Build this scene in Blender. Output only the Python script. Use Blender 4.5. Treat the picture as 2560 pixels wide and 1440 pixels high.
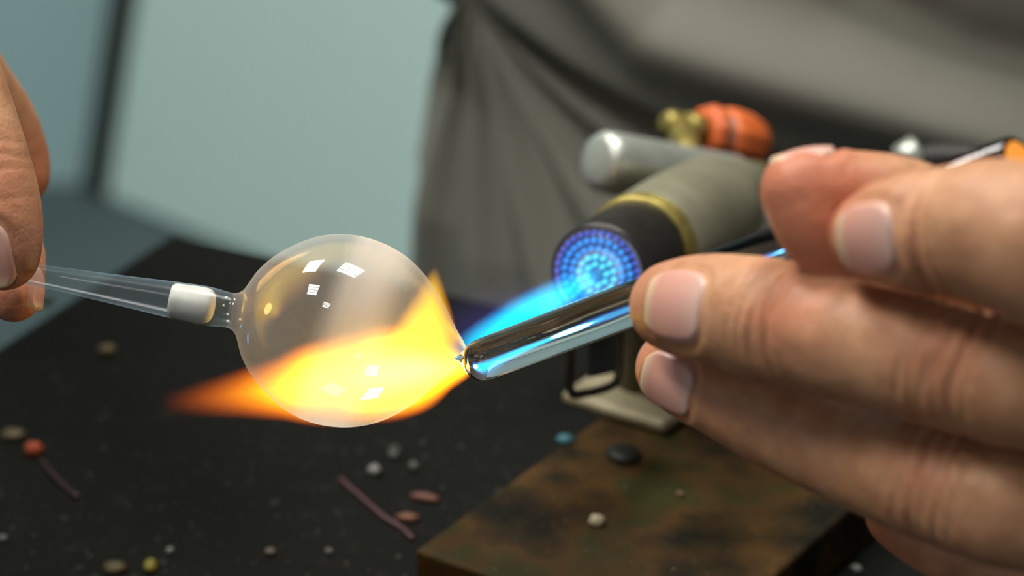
import bpy, bmesh, math, random
import numpy as np
from mathutils import Vector, Matrix

random.seed(7)
rng = np.random.default_rng(7)
sc = bpy.context.scene
for o in list(bpy.data.objects):
    bpy.data.objects.remove(o)
col = sc.collection

# ------------------------------------------------------------------ camera
PITCH = math.radians(25.0)
FPX = 7040.0                                   # focal length in pixels of a 2560 x 1440 frame
FWD = Vector((0, math.cos(PITCH), -math.sin(PITCH)))
RIGHT = Vector((1, 0, 0))
UP = Vector((0, math.sin(PITCH), math.cos(PITCH)))
CAM = Vector((0, 0, 0.11)) - 0.6 * FWD
cd = bpy.data.cameras.new('camera')
cam = bpy.data.objects.new('camera', cd)
col.objects.link(cam)
cam.location = CAM
cam.rotation_euler = (math.pi / 2 - PITCH, 0, 0)
cd.sensor_width = 36.0
cd.lens = 36.0 * FPX / 2560.0
cd.clip_start = 0.02
cd.clip_end = 50
cd.dof.use_dof = True
cd.dof.focus_distance = 0.594
cd.dof.aperture_fstop = (cd.lens / 1000.0) / 0.0090
sc.camera = cam

# ------------------------------------------------------------------ world, exposure
w = bpy.data.worlds.new('room_air')
sc.world = w
w.use_nodes = True
bg = w.node_tree.nodes['Background']
bg.inputs[0].default_value = (0.93, 0.97, 1.0, 1)
bg.inputs[1].default_value = 0.24
sc.view_settings.view_transform = 'Standard'
sc.view_settings.look = 'None'
sc.view_settings.gamma = 1.0
sc.view_settings.use_curve_mapping = False
sc.view_settings.exposure = 0.28
try:
    sc.cycles.caustics_reflective = False
    sc.cycles.caustics_refractive = False
    sc.cycles.use_adaptive_sampling = True
    sc.cycles.adaptive_threshold = 0.04
    sc.cycles.use_light_tree = False
    sc.cycles.max_bounces = 6
    sc.cycles.diffuse_bounces = 2
    sc.cycles.glossy_bounces = 3
    sc.cycles.transparent_max_bounces = 32
    sc.cycles.transmission_bounces = 10
    sc.cycles.sample_clamp_indirect = 4.0
except Exception:
    pass
CEIL_STRENGTH = 29.0


# ------------------------------------------------------------------ placing helpers
def P(px, py, d):
    """world point seen at pixel (px, py) at depth d along the optical axis"""
    return CAM + d * (FWD + (px - 1280) / FPX * RIGHT - (py - 720) / FPX * UP)


def G(px, py, z=0.0):
    r = FWD + (px - 1280) / FPX * RIGHT - (py - 720) / FPX * UP
    return CAM + r * ((z - CAM.z) / r.z)


def on_plane(px, py, p0, n):
    r = FWD + (px - 1280) / FPX * RIGHT - (py - 720) / FPX * UP
    return CAM + r * ((p0 - CAM).dot(n) / r.dot(n))


def cv(x, y, z):
    """direction from image right, image up, towards the viewer"""
    return (x * RIGHT + y * UP - z * FWD).normalized()


def tag(o, label=None, cat=None, group=None, kind=None):
    if label: o['label'] = label
    if cat: o['category'] = cat
    if group: o['group'] = group
    if kind: o['kind'] = kind
    return o


def empty(name, loc, label=None, cat=None, group=None):
    o = bpy.data.objects.new(name, None)
    o.location = loc
    o.empty_display_size = 0.01
    col.objects.link(o)
    return tag(o, label, cat, group)


def link(name, me, mat, parent=None, mw=None, smooth=True):
    o = bpy.data.objects.new(name, me)
    if mat is not None and not me.materials:
        me.materials.append(mat)
    col.objects.link(o)
    if smooth and len(me.polygons):
        me.polygons.foreach_set('use_smooth', [True] * len(me.polygons))
    if parent is not None:
        o.parent = parent
        o.matrix_parent_inverse = wm(parent).inverted()
    if mw is not None:
        o.matrix_basis = mw
    return o


def wm(o):
    if o.parent is None:
        return o.matrix_basis.copy()
    return wm(o.parent) @ o.matrix_parent_inverse @ o.matrix_basis


def mesh(name, verts, faces):
    me = bpy.data.meshes.new(name)
    me.from_pydata([tuple(v) for v in verts], [], faces)
    me.update()
    return me


def frame(origin, zaxis, xhint=Vector((1, 0, 0))):
    z = zaxis.normalized()
    x = (xhint - z * xhint.dot(z))
    if x.length < 1e-4:
        x = Vector((0, 1, 0)) - z * z.y
    x.normalize()
    y = z.cross(x)
    m = Matrix((x, y, z)).transposed().to_4x4()
    m.translation = origin
    return m


def lathe(name, prof, seg=48, caps=True):
    """surface of revolution about local Z; prof = [(z, r), ...]"""
    v, f = [], []
    for (z, r) in prof:
        for k in range(seg):
            a = 2 * math.pi * k / seg
            v.append((r * math.cos(a), r * math.sin(a), z))
    n = len(prof)
    for i in range(n - 1):
        for k in range(seg):
            a, b = i * seg + k, i * seg + (k + 1) % seg
            f.append((a, b, b + seg, a + seg))
    if caps:
        f.append(tuple(reversed(range(seg))))
        f.append(tuple((n - 1) * seg + k for k in range(seg)))
    return mesh(name, v, f)


def tube(name, pts, rad, seg=16, caps=True):
    """tube through world points"""
    pts = [Vector(p) for p in pts]
    rad = rad if isinstance(rad, (list, tuple)) else [rad] * len(pts)
    v, f = [], []
    x = None
    for i, p in enumerate(pts):
        t = (pts[min(i + 1, len(pts) - 1)] - pts[max(i - 1, 0)]).normalized()
        if x is None:
            x = t.orthogonal().normalized()
        x = (x - t * x.dot(t)).normalized()
        y = t.cross(x)
        for k in range(seg):
            a = 2 * math.pi * k / seg
            v.append(p + rad[i] * (math.cos(a) * x + math.sin(a) * y))
    for i in range(len(pts) - 1):
        for k in range(seg):
            a, b = i * seg + k, i * seg + (k + 1) % seg
            f.append((a, b, b + seg, a + seg))
    if caps:
        f.append(tuple(reversed(range(seg))))
        f.append(tuple((len(pts) - 1) * seg + k for k in range(seg)))
    return mesh(name, v, f)


def catmull(pts, n):
    pts = [np.array(p, float) for p in pts]
    ext = [2 * pts[0] - pts[1]] + pts + [2 * pts[-1] - pts[-2]]
    out = []
    for i in range(1, len(ext) - 2):
        p0, p1, p2, p3 = ext[i - 1:i + 3]
        for k in range(n):
            t = k / n
            out.append(0.5 * ((2 * p1) + (-p0 + p2) * t + (2 * p0 - 5 * p1 + 4 * p2 - p3) * t * t
                              + (-p0 + 3 * p1 - 3 * p2 + p3) * t ** 3))
    out.append(pts[-1])
    return out


def prism(name, base, top):
    """closed prism between two polygons of equal count (base counter-clockwise seen from the top)"""
    n = len(base)
    v = list(base) + list(top)
    f = [tuple(reversed(range(n))), tuple(range(n, 2 * n))]
    for i in range(n):
        j = (i + 1) % n
        f.append((i, j, j + n, i + n))
    return mesh(name, v, f)


def bevel(o, wdt, seg=3):
    m = o.modifiers.new('bevel', 'BEVEL')
    m.width = wdt
    m.segments = seg
    m.limit_method = 'ANGLE'
    return o


# ------------------------------------------------------------------ materials
def new_mat(name):
    m = bpy.data.materials.new(name)
    m.use_nodes = True
    return m, m.node_tree.nodes, m.node_tree.links


def ramp(N, stops):
    r = N.new('ShaderNodeValToRGB')
    e = r.color_ramp.elements
    while len(e) < len(stops):
        e.new(0.5)
    for i, (p, c) in enumerate(stops):
        e[i].position = p
        e[i].color = (*c, 1)
    return r


def simple(name, c1, c2=None, scale=60.0, rough=0.5, metal=0.0, bump=0.0, bscale=None, detail=6.0, spec=0.5):
    m, N, L = new_mat(name)
    b = N['Principled BSDF']
    b.inputs['Roughness'].default_value = rough
    b.inputs['Metallic'].default_value = metal
    b.inputs['Specular IOR Level'].default_value = spec
    tc = N.new('ShaderNodeTexCoord')
    nz = N.new('ShaderNodeTexNoise')
    nz.inputs['Scale'].default_value = scale
    nz.inputs['Detail'].default_value = detail
    L.new(tc.outputs['Object'], nz.inputs['Vector'])
    c2 = c2 or tuple(0.7 * x for x in c1)
    r = ramp(N, [(0.3, c2), (0.7, c1)])
    L.new(nz.outputs['Fac'], r.inputs['Fac'])
    L.new(r.outputs['Color'], b.inputs['Base Color'])
    if bump > 0:
        n2 = N.new('ShaderNodeTexNoise')
        n2.inputs['Scale'].default_value = bscale or scale * 4
        n2.inputs['Detail'].default_value = 8
        L.new(tc.outputs['Object'], n2.inputs['Vector'])
        bp = N.new('ShaderNodeBump')
        bp.inputs['Strength'].default_value = bump
        bp.inputs['Distance'].default_value = 0.001
        L.new(n2.outputs['Fac'], bp.inputs['Height'])
        L.new(bp.outputs['Normal'], b.inputs['Normal'])
    return m


M = {}
M['pale_panel'] = simple('pale_panel_paint', (0.65, 0.88, 0.83), (0.63, 0.86, 0.81), 3, 0.6)
M['wall'] = simple('grey_teal_wall', (0.32, 0.50, 0.52), (0.30, 0.47, 0.49), 3, 0.7)
M['dark_post'] = simple('dark_green_post', (0.018, 0.024, 0.016), (0.012, 0.016, 0.011), 8, 0.7)
M['floor'] = simple('slate_floor', (0.060, 0.092, 0.096), (0.045, 0.072, 0.076), 6, 0.7)
M['ceiling'] = simple('ceiling_paint', (0.6, 0.6, 0.58), (0.55, 0.55, 0.53), 5, 0.8)
M['bench_leg'] = simple('bench_leg_steel', (0.03, 0.03, 0.03), None, 20, 0.6)
M['brass'] = simple('brass', (0.40, 0.32, 0.09), (0.20, 0.165, 0.045), 300, 0.48, 0.8)
M['gun_metal'] = simple('heat_darkened_steel', (0.06, 0.057, 0.05), (0.03, 0.028, 0.028), 160, 0.38, 0.7)
M['burner_body'] = simple('dull_olive_brass', (0.36, 0.35, 0.245), (0.25, 0.24, 0.165), 70, 0.42, 0.55, 0.15, 600)
M['steel'] = simple('brushed_steel', (0.52, 0.56, 0.50), (0.36, 0.38, 0.34), 90, 0.40, 0.6)
M['orange_knob'] = simple('orange_plastic', (0.72, 0.15, 0.028), (0.60, 0.11, 0.020), 120, 0.5)
M['wire'] = simple('dark_wire', (0.05, 0.045, 0.035), (0.03, 0.028, 0.022), 120, 0.35, 0.8)
M['post'] = simple('olive_post', (0.105, 0.09, 0.045), (0.06, 0.05, 0.028), 120, 0.5, 0.3)
M['foot'] = simple('cream_sheen_metal', (0.30, 0.27, 0.17), (0.12, 0.10, 0.055), 60, 0.5, 0.3)  # cream carries the bright sheen of the board's far corner
M['rubber'] = simple('black_rubber', (0.02, 0.02, 0.018), None, 60, 0.6)


def bench_material():
    m, N, L = new_mat('blackened_bench_top')
    b = N['Principled BSDF']
    b.inputs['Roughness'].default_value = 0.8
    b.inputs['Specular IOR Level'].default_value = 0.08
    tc = N.new('ShaderNodeTexCoord')
    n1 = N.new('ShaderNodeTexNoise'); n1.inputs['Scale'].default_value = 14; n1.inputs['Detail'].default_value = 8
    n2 = N.new('ShaderNodeTexNoise'); n2.inputs['Scale'].default_value = 130; n2.inputs['Detail'].default_value = 6
    L.new(tc.outputs['Object'], n1.inputs['Vector']); L.new(tc.outputs['Object'], n2.inputs['Vector'])
    r1 = ramp(N, [(0.35, (0.0034, 0.0036, 0.0028)), (0.7, (0.0056, 0.0058, 0.0045))])
    L.new(n1.outputs['Fac'], r1.inputs['Fac'])
    r2 = ramp(N, [(0.58, (0, 0, 0)), (0.78, (1, 1, 1))])
    L.new(n2.outputs['Fac'], r2.inputs['Fac'])
    mx = N.new('ShaderNodeMixRGB'); mx.inputs[2].default_value = (0.011, 0.0108, 0.0085, 1)
    L.new(r2.outputs['Color'], mx.inputs[0]); L.new(r1.outputs['Color'], mx.inputs[1])
    L.new(mx.outputs['Color'], b.inputs['Base Color'])
    bp = N.new('ShaderNodeBump'); bp.inputs['Strength'].default_value = 0.3; bp.inputs['Distance'].default_value = 0.0008
    L.new(n2.outputs['Fac'], bp.inputs['Height']); L.new(bp.outputs['Normal'], b.inputs['Normal'])
    return m


def board_material():
    m, N, L = new_mat('scorched_fibre_board')
    b = N['Principled BSDF']
    b.inputs['Roughness'].default_value = 0.65
    b.inputs['Specular IOR Level'].default_value = 0.10
    tc = N.new('ShaderNodeTexCoord')
    n1 = N.new('ShaderNodeTexNoise'); n1.inputs['Scale'].default_value = 38; n1.inputs['Detail'].default_value = 5
    n2 = N.new('ShaderNodeTexNoise'); n2.inputs['Scale'].default_value = 22; n2.inputs['Detail'].default_value = 4
    n3 = N.new('ShaderNodeTexNoise'); n3.inputs['Scale'].default_value = 170; n3.inputs['Detail'].default_value = 6
    for n in (n1, n2, n3):
        L.new(tc.outputs['Object'], n.inputs['Vector'])
    r1 = ramp(N, [(0.36, (0.006, 0.006, 0.002)), (0.46, (0.030, 0.017, 0.0045)), (0.54, (0.060, 0.031, 0.008)), (0.63, (0.032, 0.029, 0.006))])
    L.new(n1.outputs['Fac'], r1.inputs['Fac'])
    r2 = ramp(N, [(0.4, (1, 1, 1)), (0.62, (0.45, 0.45, 0.4))])
    L.new(n2.outputs['Fac'], r2.inputs['Fac'])
    mx = N.new('ShaderNodeMixRGB'); mx.blend_type = 'MULTIPLY'; mx.inputs[0].default_value = 1
    L.new(r1.outputs['Color'], mx.inputs[1]); L.new(r2.outputs['Color'], mx.inputs[2])
    L.new(mx.outputs['Color'], b.inputs['Base Color'])
    bp = N.new('ShaderNodeBump'); bp.inputs['Strength'].default_value = 0.5; bp.inputs['Distance'].default_value = 0.001
    L.new(n3.outputs['Fac'], bp.inputs['Height']); L.new(bp.outputs['Normal'], b.inputs['Normal'])
    return m


def cloth_material():
    m, N, L = new_mat('grey_cotton_twill')
    b = N['Principled BSDF']
    b.inputs['Roughness'].default_value = 0.9
    b.inputs['Specular IOR Level'].default_value = 0.15
    tc = N.new('ShaderNodeTexCoord')
    n1 = N.new('ShaderNodeTexNoise'); n1.inputs['Scale'].default_value = 9
    L.new(tc.outputs['Object'], n1.inputs['Vector'])
    r1 = ramp(N, [(0.3, (0.225, 0.222, 0.185)), (0.7, (0.265, 0.26, 0.222))])
    L.new(n1.outputs['Fac'], r1.inputs['Fac'])
    L.new(r1.outputs['Color'], b.inputs['Base Color'])
    wv = N.new('ShaderNodeTexNoise'); wv.inputs['Scale'].default_value = 1500
    L.new(tc.outputs['Object'], wv.inputs['Vector'])
    bp = N.new('ShaderNodeBump'); bp.inputs['Strength'].default_value = 0.25; bp.inputs['Distance'].default_value = 0.0006
    L.new(wv.outputs['Fac'], bp.inputs['Height']); L.new(bp.outputs['Normal'], b.inputs['Normal'])
    return m


def skin_material():
    m, N, L = new_mat('skin')
    b = N['Principled BSDF']
    b.inputs['Roughness'].default_value = 0.48
    b.inputs['Specular IOR Level'].default_value = 0.35
    b.inputs['Subsurface Weight'].default_value = 0.22
    b.inputs['Subsurface Radius'].default_value = (1.0, 0.35, 0.2)
    b.inputs['Subsurface Scale'].default_value = 0.003
    at = N.new('ShaderNodeAttribute'); at.attribute_name = 'flush'
    tc = N.new('ShaderNodeTexCoord')
    n1 = N.new('ShaderNodeTexNoise'); n1.inputs['Scale'].default_value = 160; n1.inputs['Detail'].default_value = 5
    L.new(tc.outputs['Object'], n1.inputs['Vector'])
    r1 = ramp(N, [(0.3, (0.43, 0.205, 0.105)), (0.72, (0.57, 0.31, 0.17))])
    L.new(n1.outputs['Fac'], r1.inputs['Fac'])
    mx = N.new('ShaderNodeMixRGB'); mx.inputs[2].default_value = (0.50, 0.155, 0.085, 1)
    L.new(at.outputs['Fac'], mx.inputs[0]); L.new(r1.outputs['Color'], mx.inputs[1])
    L.new(mx.outputs['Color'], b.inputs['Base Color'])
    n2 = N.new('ShaderNodeTexNoise'); n2.inputs['Scale'].default_value = 900; n2.inputs['Detail'].default_value = 4
    v2 = N.new('ShaderNodeTexVoronoi'); v2.inputs['Scale'].default_value = 1300
    L.new(tc.outputs['Object'], n2.inputs['Vector']); L.new(tc.outputs['Object'], v2.inputs['Vector'])
    ad = N.new('ShaderNodeMath'); ad.operation = 'ADD'
    L.new(n2.outputs['Fac'], ad.inputs[0]); L.new(v2.outputs['Distance'], ad.inputs[1])
    bp = N.new('ShaderNodeBump'); bp.inputs['Strength'].default_value = 0.22; bp.inputs['Distance'].default_value = 0.0003
    L.new(ad.outputs[0], bp.inputs['Height'])
    n3 = N.new('ShaderNodeTexNoise'); n3.inputs['Scale'].default_value = 240; n3.inputs['Detail'].default_value = 3
    L.new(tc.outputs['Object'], n3.inputs['Vector'])
    b2 = N.new('ShaderNodeBump'); b2.inputs['Strength'].default_value = 0.35; b2.inputs['Distance'].default_value = 0.0011
    L.new(n3.outputs['Fac'], b2.inputs['Height']); L.new(bp.outputs['Normal'], b2.inputs['Normal'])
    L.new(b2.outputs['Normal'], b.inputs['Normal'])
    return m


def nail_material():
    """object Y runs from the cuticle (-) to the free edge (+)"""
    m, N, L = new_mat('fingernail')
    b = N['Principled BSDF']
    b.inputs['Roughness'].default_value = 0.36
    b.inputs['Specular IOR Level'].default_value = 0.5
    b.inputs['Subsurface Weight'].default_value = 0.1
    b.inputs['Subsurface Radius'].default_value = (1.0, 0.4, 0.3)
    b.inputs['Subsurface Scale'].default_value = 0.002
    at = N.new('ShaderNodeAttribute'); at.attribute_name = 'along'
    r = ramp(N, [(0.0, (0.66, 0.44, 0.37)), (0.3, (0.66, 0.36, 0.29)), (0.8, (0.63, 0.31, 0.235)), (0.94, (0.68, 0.52, 0.33))])
    L.new(at.outputs['Fac'], r.inputs['Fac'])
    L.new(r.outputs['Color'], b.inputs['Base Color'])
    return m


def thin_glass(name, milk_col, build_fac, fres_ior=1.5, rough=0.015, mirror=1.0):
    """thin-walled glass: transparent + mirror by fresnel, with a milky film of a given weight"""
    m, N, L = new_mat(name)
    N.remove(N['Principled BSDF'])
    out = N['Material Output']
    tr = N.new('ShaderNodeBsdfTransparent'); tr.inputs[0].default_value = (0.97, 0.98, 0.98, 1)
    gl = N.new('ShaderNodeBsdfGlossy'); gl.inputs['Roughness'].default_value = rough
    fr = N.new('ShaderNodeFresnel'); fr.inputs[0].default_value = fres_ior
    geo = N.new('ShaderNodeNewGeometry')
    # the same fresnel from both faces of the thin wall
    io = N.new('ShaderNodeMix'); io.inputs[2].default_value = fres_ior; io.inputs[3].default_value = 1.0 / fres_ior
    L.new(geo.outputs['Backfacing'], io.inputs[0])
    lw = N.new('ShaderNodeLayerWeight'); lw.inputs[0].default_value = 0.12
    p = N.new('ShaderNodeMath'); p.operation = 'MULTIPLY_ADD'; p.inputs[1].default_value = 0.42 * mirror; p.inputs[2].default_value = 0.065 * mirror
    pw = N.new('ShaderNodeMath'); pw.operation = 'POWER'; pw.inputs[1].default_value = 3.2
    L.new(lw.outputs['Facing'], pw.inputs[0]); L.new(pw.outputs[0], p.inputs[0])
    N.remove(fr); N.remove(io)
    a = N.new('ShaderNodeMixShader')
    L.new(p.outputs[0], a.inputs[0]); L.new(tr.outputs[0], a.inputs[1]); L.new(gl.outputs[0], a.inputs[2])
    df = N.new('ShaderNodeBsdfDiffuse'); df.inputs[0].default_value = (*milk_col, 1)
    tl = N.new('ShaderNodeBsdfTranslucent'); tl.inputs[0].default_value = (*milk_col, 1)
    mk = N.new('ShaderNodeMixShader'); mk.inputs[0].default_value = 0.45
    L.new(df.outputs[0], mk.inputs[1]); L.new(tl.outputs[0], mk.inputs[2])
    b = N.new('ShaderNodeMixShader')
    fac = build_fac(N, L)
    L.new(fac, b.inputs[0]); L.new(a.outputs[0], b.inputs[1]); L.new(mk.outputs[0], b.inputs[2])
    L.new(b.outputs[0], out.inputs['Surface'])
    return m


def mnode(N, L, op, a, b=None, c=None, clamp=False):
    n = N.new('ShaderNodeMath'); n.operation = op; n.use_clamp = clamp
    for i, v in enumerate((a, b, c)):
        if v is None: continue
        if isinstance(v, (int, float)): n.inputs[i].default_value = v
        else: L.new(v, n.inputs[i])
    return n.outputs[0]


def flame_material(name, length, widths, alongs, stops, strength, power=1.0, sharp=1.5, streak=0.25, step=0.6):
    """emission volume; object Z runs along the flame (0..length), widths = [(t, radius)], alongs = [(t, weight)]"""
    m, N, L = new_mat(name)
    N.remove(N['Principled BSDF'])
    out = N['Material Output']
    tc = N.new('ShaderNodeTexCoord')
    sp = N.new('ShaderNodeSeparateXYZ'); L.new(tc.outputs['Object'], sp.inputs[0])
    t = mnode(N, L, 'DIVIDE', sp.outputs['Z'], length)
    wmax = max(x[1] for x in widths)

    def curve(pts, scl):
        c = N.new('ShaderNodeFloatCurve')
        cu = c.mapping.curves[0]
        while len(cu.points) < len(pts):
            cu.points.new(0.5, 0.5)
        for q, (a, b) in zip(cu.points, pts):
            q.location = (a, b / scl); q.handle_type = 'AUTO'
        c.mapping.update()
        L.new(t, c.inputs['Value'])
        return c.outputs[0]
    wd = mnode(N, L, 'MULTIPLY', curve(widths, wmax), wmax)
    al = curve(alongs, 1.0)
    # streaks drawn out along the flame
    mp = N.new('ShaderNodeMapping'); mp.inputs['Scale'].default_value = (1, 1, 0.18)
    L.new(tc.outputs['Object'], mp.inputs[0])
    nz = N.new('ShaderNodeTexNoise'); nz.inputs['Scale'].default_value = 1.6 / wmax; nz.inputs['Detail'].default_value = 2
    L.new(mp.outputs[0], nz.inputs['Vector'])
    r2 = mnode(N, L, 'ADD', mnode(N, L, 'MULTIPLY', sp.outputs['X'], sp.outputs['X']), mnode(N, L, 'MULTIPLY', sp.outputs['Y'], sp.outputs['Y']))
    r = mnode(N, L, 'SQRT', r2)
    q = mnode(N, L, 'DIVIDE', r, mnode(N, L, 'MAXIMUM', wd, 1e-5))
    q = mnode(N, L, 'ADD', q, mnode(N, L, 'MULTIPLY', mnode(N, L, 'SUBTRACT', nz.outputs['Fac'], 0.5), streak))
    core = mnode(N, L, 'SUBTRACT', 1.0, q, clamp=True)
    core = mnode(N, L, 'POWER', core, sharp)
    dens = mnode(N, L, 'MULTIPLY', core, al, clamp=True)
    rp = ramp(N, stops)
    L.new(dens, rp.inputs['Fac'])
    em = N.new('ShaderNodeEmission')
    L.new(rp.outputs['Color'], em.inputs['Color'])
    L.new(mnode(N, L, 'MULTIPLY', mnode(N, L, 'POWER', dens, power), strength), em.inputs['Strength'])
    L.new(em.outputs[0], out.inputs['Volume'])
    try:
        m.cycles.volume_step_rate = step
        m.cycles.homogeneous_volume = False
    except Exception:
        pass
    return m


M['bench'] = bench_material()
M['board'] = board_material()
M['cloth'] = cloth_material()
M['skin'] = skin_material()
M['nail'] = nail_material()

# ------------------------------------------------------------------ the room
FLOOR_Z, CEIL_Z = -0.75, 1.75


def struct(name, me, mat, label=None):
    o = link(name, me, mat, smooth=False)
    tag(o, label, kind='structure')
    return o


def boxmesh(name, x0, x1, y0, y1, z0, z1):
    b = [(x0, y0, z0), (x1, y0, z0), (x1, y1, z0), (x0, y1, z0)]
    t = [(x0, y0, z1), (x1, y0, z1), (x1, y1, z1), (x0, y1, z1)]
    return prism(name, b, t)


WALL_Y = G(120, 455, FLOOR_Z).y
struct('floor', boxmesh('floor', -3, 3, -3, WALL_Y + 0.1, FLOOR_Z - 0.1, FLOOR_Z), M['floor'], 'dark slate floor beyond the workbench')
struct('ceiling', boxmesh('ceiling', -3, 3, -3, WALL_Y + 0.1, CEIL_Z + 0.02, CEIL_Z + 0.12), M['ceiling'], 'pale ceiling above the workbench')
struct('wall_back', boxmesh('wall_back', -3, 3, WALL_Y, WALL_Y + 0.1, FLOOR_Z, CEIL_Z + 0.02), M['wall'], 'grey teal wall at the back left')

# pale panel standing behind the bench, its foot nearer on the right
pa, pb = G(262, 496, FLOOR_Z), G(420, 560, FLOOR_Z)
pdir = (pb - pa).normalized()
pn = Vector((-pdir.y, pdir.x, 0))
if pn.y < 0: pn = -pn
tl = on_plane(338, 0, pa, pn)
lean = (tl - pa) / (tl.z - pa.z)
H = 0.8
q = [pa, pa + pdir * 1.3, pa + pdir * 1.3 + lean * H, pa + lean * H]
pp = prism('wall_panel', [v + pn * 0.03 for v in q], q)
o = link('wall_panel', pp, M['pale_panel'], smooth=False)
tag(o, 'pale green teal panel standing on the floor behind the bench', 'panel')
bevel(o, 0.006)
# dark post beside it
ca = on_plane(232, 490, pa + pn * 0.1, pn); ca = G(222, 486, FLOOR_Z)
cdir = pdir * 0.030
q = [ca - cdir * 0.5, ca + cdir * 0.62, ca + cdir * 0.62 + lean * H, ca - cdir * 0.5 + lean * H]
o = link('door_post', prism('door_post', [v + pn * 0.010 for v in q], q), M['dark_post'], smooth=False)
tag(o, 'dark green post along the left edge of the pale panel', 'post')
bevel(o, 0.004)


# ceiling lights (seen as bright squares in the glass bulb)
def ceiling_light(loc, rz, label, s=0.25):
    e = empty('ceiling_light', loc, label, 'ceiling light', 'square ceiling lights')
    e.rotation_euler = (0, 0, rz)
    mw = Matrix.Translation(loc) @ Matrix.Rotation(rz, 4, 'Z')
    fr = bmesh.new()
    for (x0, x1, y0, y1) in ((-s - .03, s + .03, -s - .03, -s), (-s - .03, s + .03, s, s + .03), (-s - .03, -s, -s, s), (s, s + .03, -s, s)):
        r = bmesh.ops.create_cube(fr, size=1)
        bmesh.ops.scale(fr, vec=(x1 - x0, y1 - y0, 0.03), verts=r['verts'])
        bmesh.ops.translate(fr, vec=((x0 + x1) / 2, (y0 + y1) / 2, 0.005), verts=r['verts'])
    me = bpy.data.meshes.new('light_frame'); fr.to_mesh(me); fr.free()
    link('light_frame', me, M['steel'], e, mw, False)
    me = boxmesh('diffuser', -s, s, -s, s, 0.0, 0.012)
    link('diffuser', me, M['lamp'], e, mw, False)
    for k in range(3):
        me = boxmesh('louvre', -s, s, -s + (k + 1) * s / 2 - 0.008, -s + (k + 1) * s / 2 + 0.008, -0.018, 0.001)
        link('louvre', me, M['ceiling'], e, mw, False)
    return e


m, N, L = new_mat('lit_diffuser')
N.remove(N['Principled BSDF'])
em = N.new('ShaderNodeEmission'); em.inputs[0].default_value = (1.0, 0.965, 0.90, 1); em.inputs[1].default_value = CEIL_STRENGTH
L.new(em.outputs[0], N['Material Output'].inputs['Surface'])
M['lamp'] = m
ceiling_light(Vector((-0.80, 0.80, CEIL_Z - 0.012)), math.radians(-27), 'square louvred ceiling light above the pale panel', 0.285)
ceiling_light(Vector((0.22, 0.42, CEIL_Z - 0.012)), math.radians(-27), 'square louvred ceiling light straight above the worker')
ceiling_light(Vector((-0.85, -0.32, CEIL_Z - 0.012)), math.radians(-27), 'small louvred ceiling light far left in front of the bench', 0.21)
ceiling_light(Vector((-0.48, -1.10, CEIL_Z - 0.012)), math.radians(-27), 'small louvred ceiling light above the camera', 0.13)

# ------------------------------------------------------------------ workbench
TC = G(430, 578)
E1 = Vector((math.cos(math.radians(-27)), math.sin(math.radians(-27)), 0))     # along the worker's edge
E2 = Vector((E1.y, -E1.x, 0))                                                    # away from the worker
bench = empty('workbench', (TC + E1 * 0.7 + E2 * 0.4) + Vector((0, 0, FLOOR_Z)), 'black scorched workbench under the torch', 'workbench')
c4 = [TC, TC + E2 * 0.8, TC + E2 * 0.8 + E1 * 1.4, TC + E1 * 1.4]
bt = link('bench_top', prism('bench_top', [v - Vector((0, 0, 0.035)) for v in c4], c4), M['bench'], bench, smooth=False)
bevel(bt, 0.003)
for (a, b) in ((0.06, 0.06), (1.34, 0.06), (0.06, 0.74), (1.34, 0.74)):
    c = TC + E1 * a + E2 * b
    me = boxmesh('bench_leg', c.x - .03, c.x + .03, c.y - .03, c.y + .03, FLOOR_Z, -0.035)
    link('bench_leg', me, M['bench_leg'], bench, smooth=False)

# scorched board
BZ = 0.016
bl = G(1036, 1374, BZ)
ea = (G(1552, 1004, BZ) - bl); la = ea.length; ea.normalize()
eb = Vector((ea.y, -ea.x, 0))
lb = (G(2070, 1322, BZ) - bl).dot(eb)
q = [bl, bl + eb * lb, bl + eb * lb + ea * la, bl + ea * la]
down = Vector((0, 0, BZ - 0.0002))
o = link('scorched_board', prism('scorched_board', [v - down for v in q], q), M['board'], smooth=False)
tag(o, 'thick brown scorched board lying on the bench below the torch', 'board')
bevel(o, 0.0012)

# ------------------------------------------------------------------ torch
FC = P(1495, 685, 0.68)
JE = P(1150, 884, 0.602)
AX = (JE - FC).normalized()
BK = -AX
torch = empty('bench_torch', G(1590, 1000, BZ), 'brass and steel bench torch with a blue glowing nozzle', 'torch')
MM = 0.001
TF = frame(FC, BK)            # local z = mm behind the face


def tl_(name, prof, mat, seg=64, parent=torch, mw=TF, caps=True):
    return link(name, lathe(name, [(z * MM, r * MM) for z, r in prof], seg, caps), M[mat], parent, mw)


noz = tl_('nozzle', [(0.9, 9.0), (0.0, 10.8), (0.0, 11.7), (0.5, 12.3), (2.5, 12.7), (16, 12.9), (27, 13.1), (28, 13.1)], 'gun_metal')
tl_('collar_ring', [(27.5, 12.9), (27.8, 13.8), (28.6, 14.3), (29.6, 14.3), (30.2, 13.8), (31.0, 13.8), (31.6, 14.4), (33.2, 14.4), (33.8, 13.4)], 'brass')
tl_('body', [(33.5, 13.4), (35, 14.3), (60, 15.0), (88, 14.6), (94, 13.5), (96, 11), (108, 9.5), (118, 9.0)], 'burner_body')

# nozzle ports: rings of small tubes, each burning with its own blue flamelet
M['port'] = simple('port_steel', (0.09, 0.10, 0.13), (0.05, 0.055, 0.075), 500, 0.35, 0.8)
tl_('face_plate', [(0.75, 0.9), (0.35, 1.2), (0.3, 11.1), (0.6, 11.15), (1.4, 11.15)], 'port', caps=False)
m, N, L = new_mat('flamelet_blue'); N.remove(N['Principled BSDF'])


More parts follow.
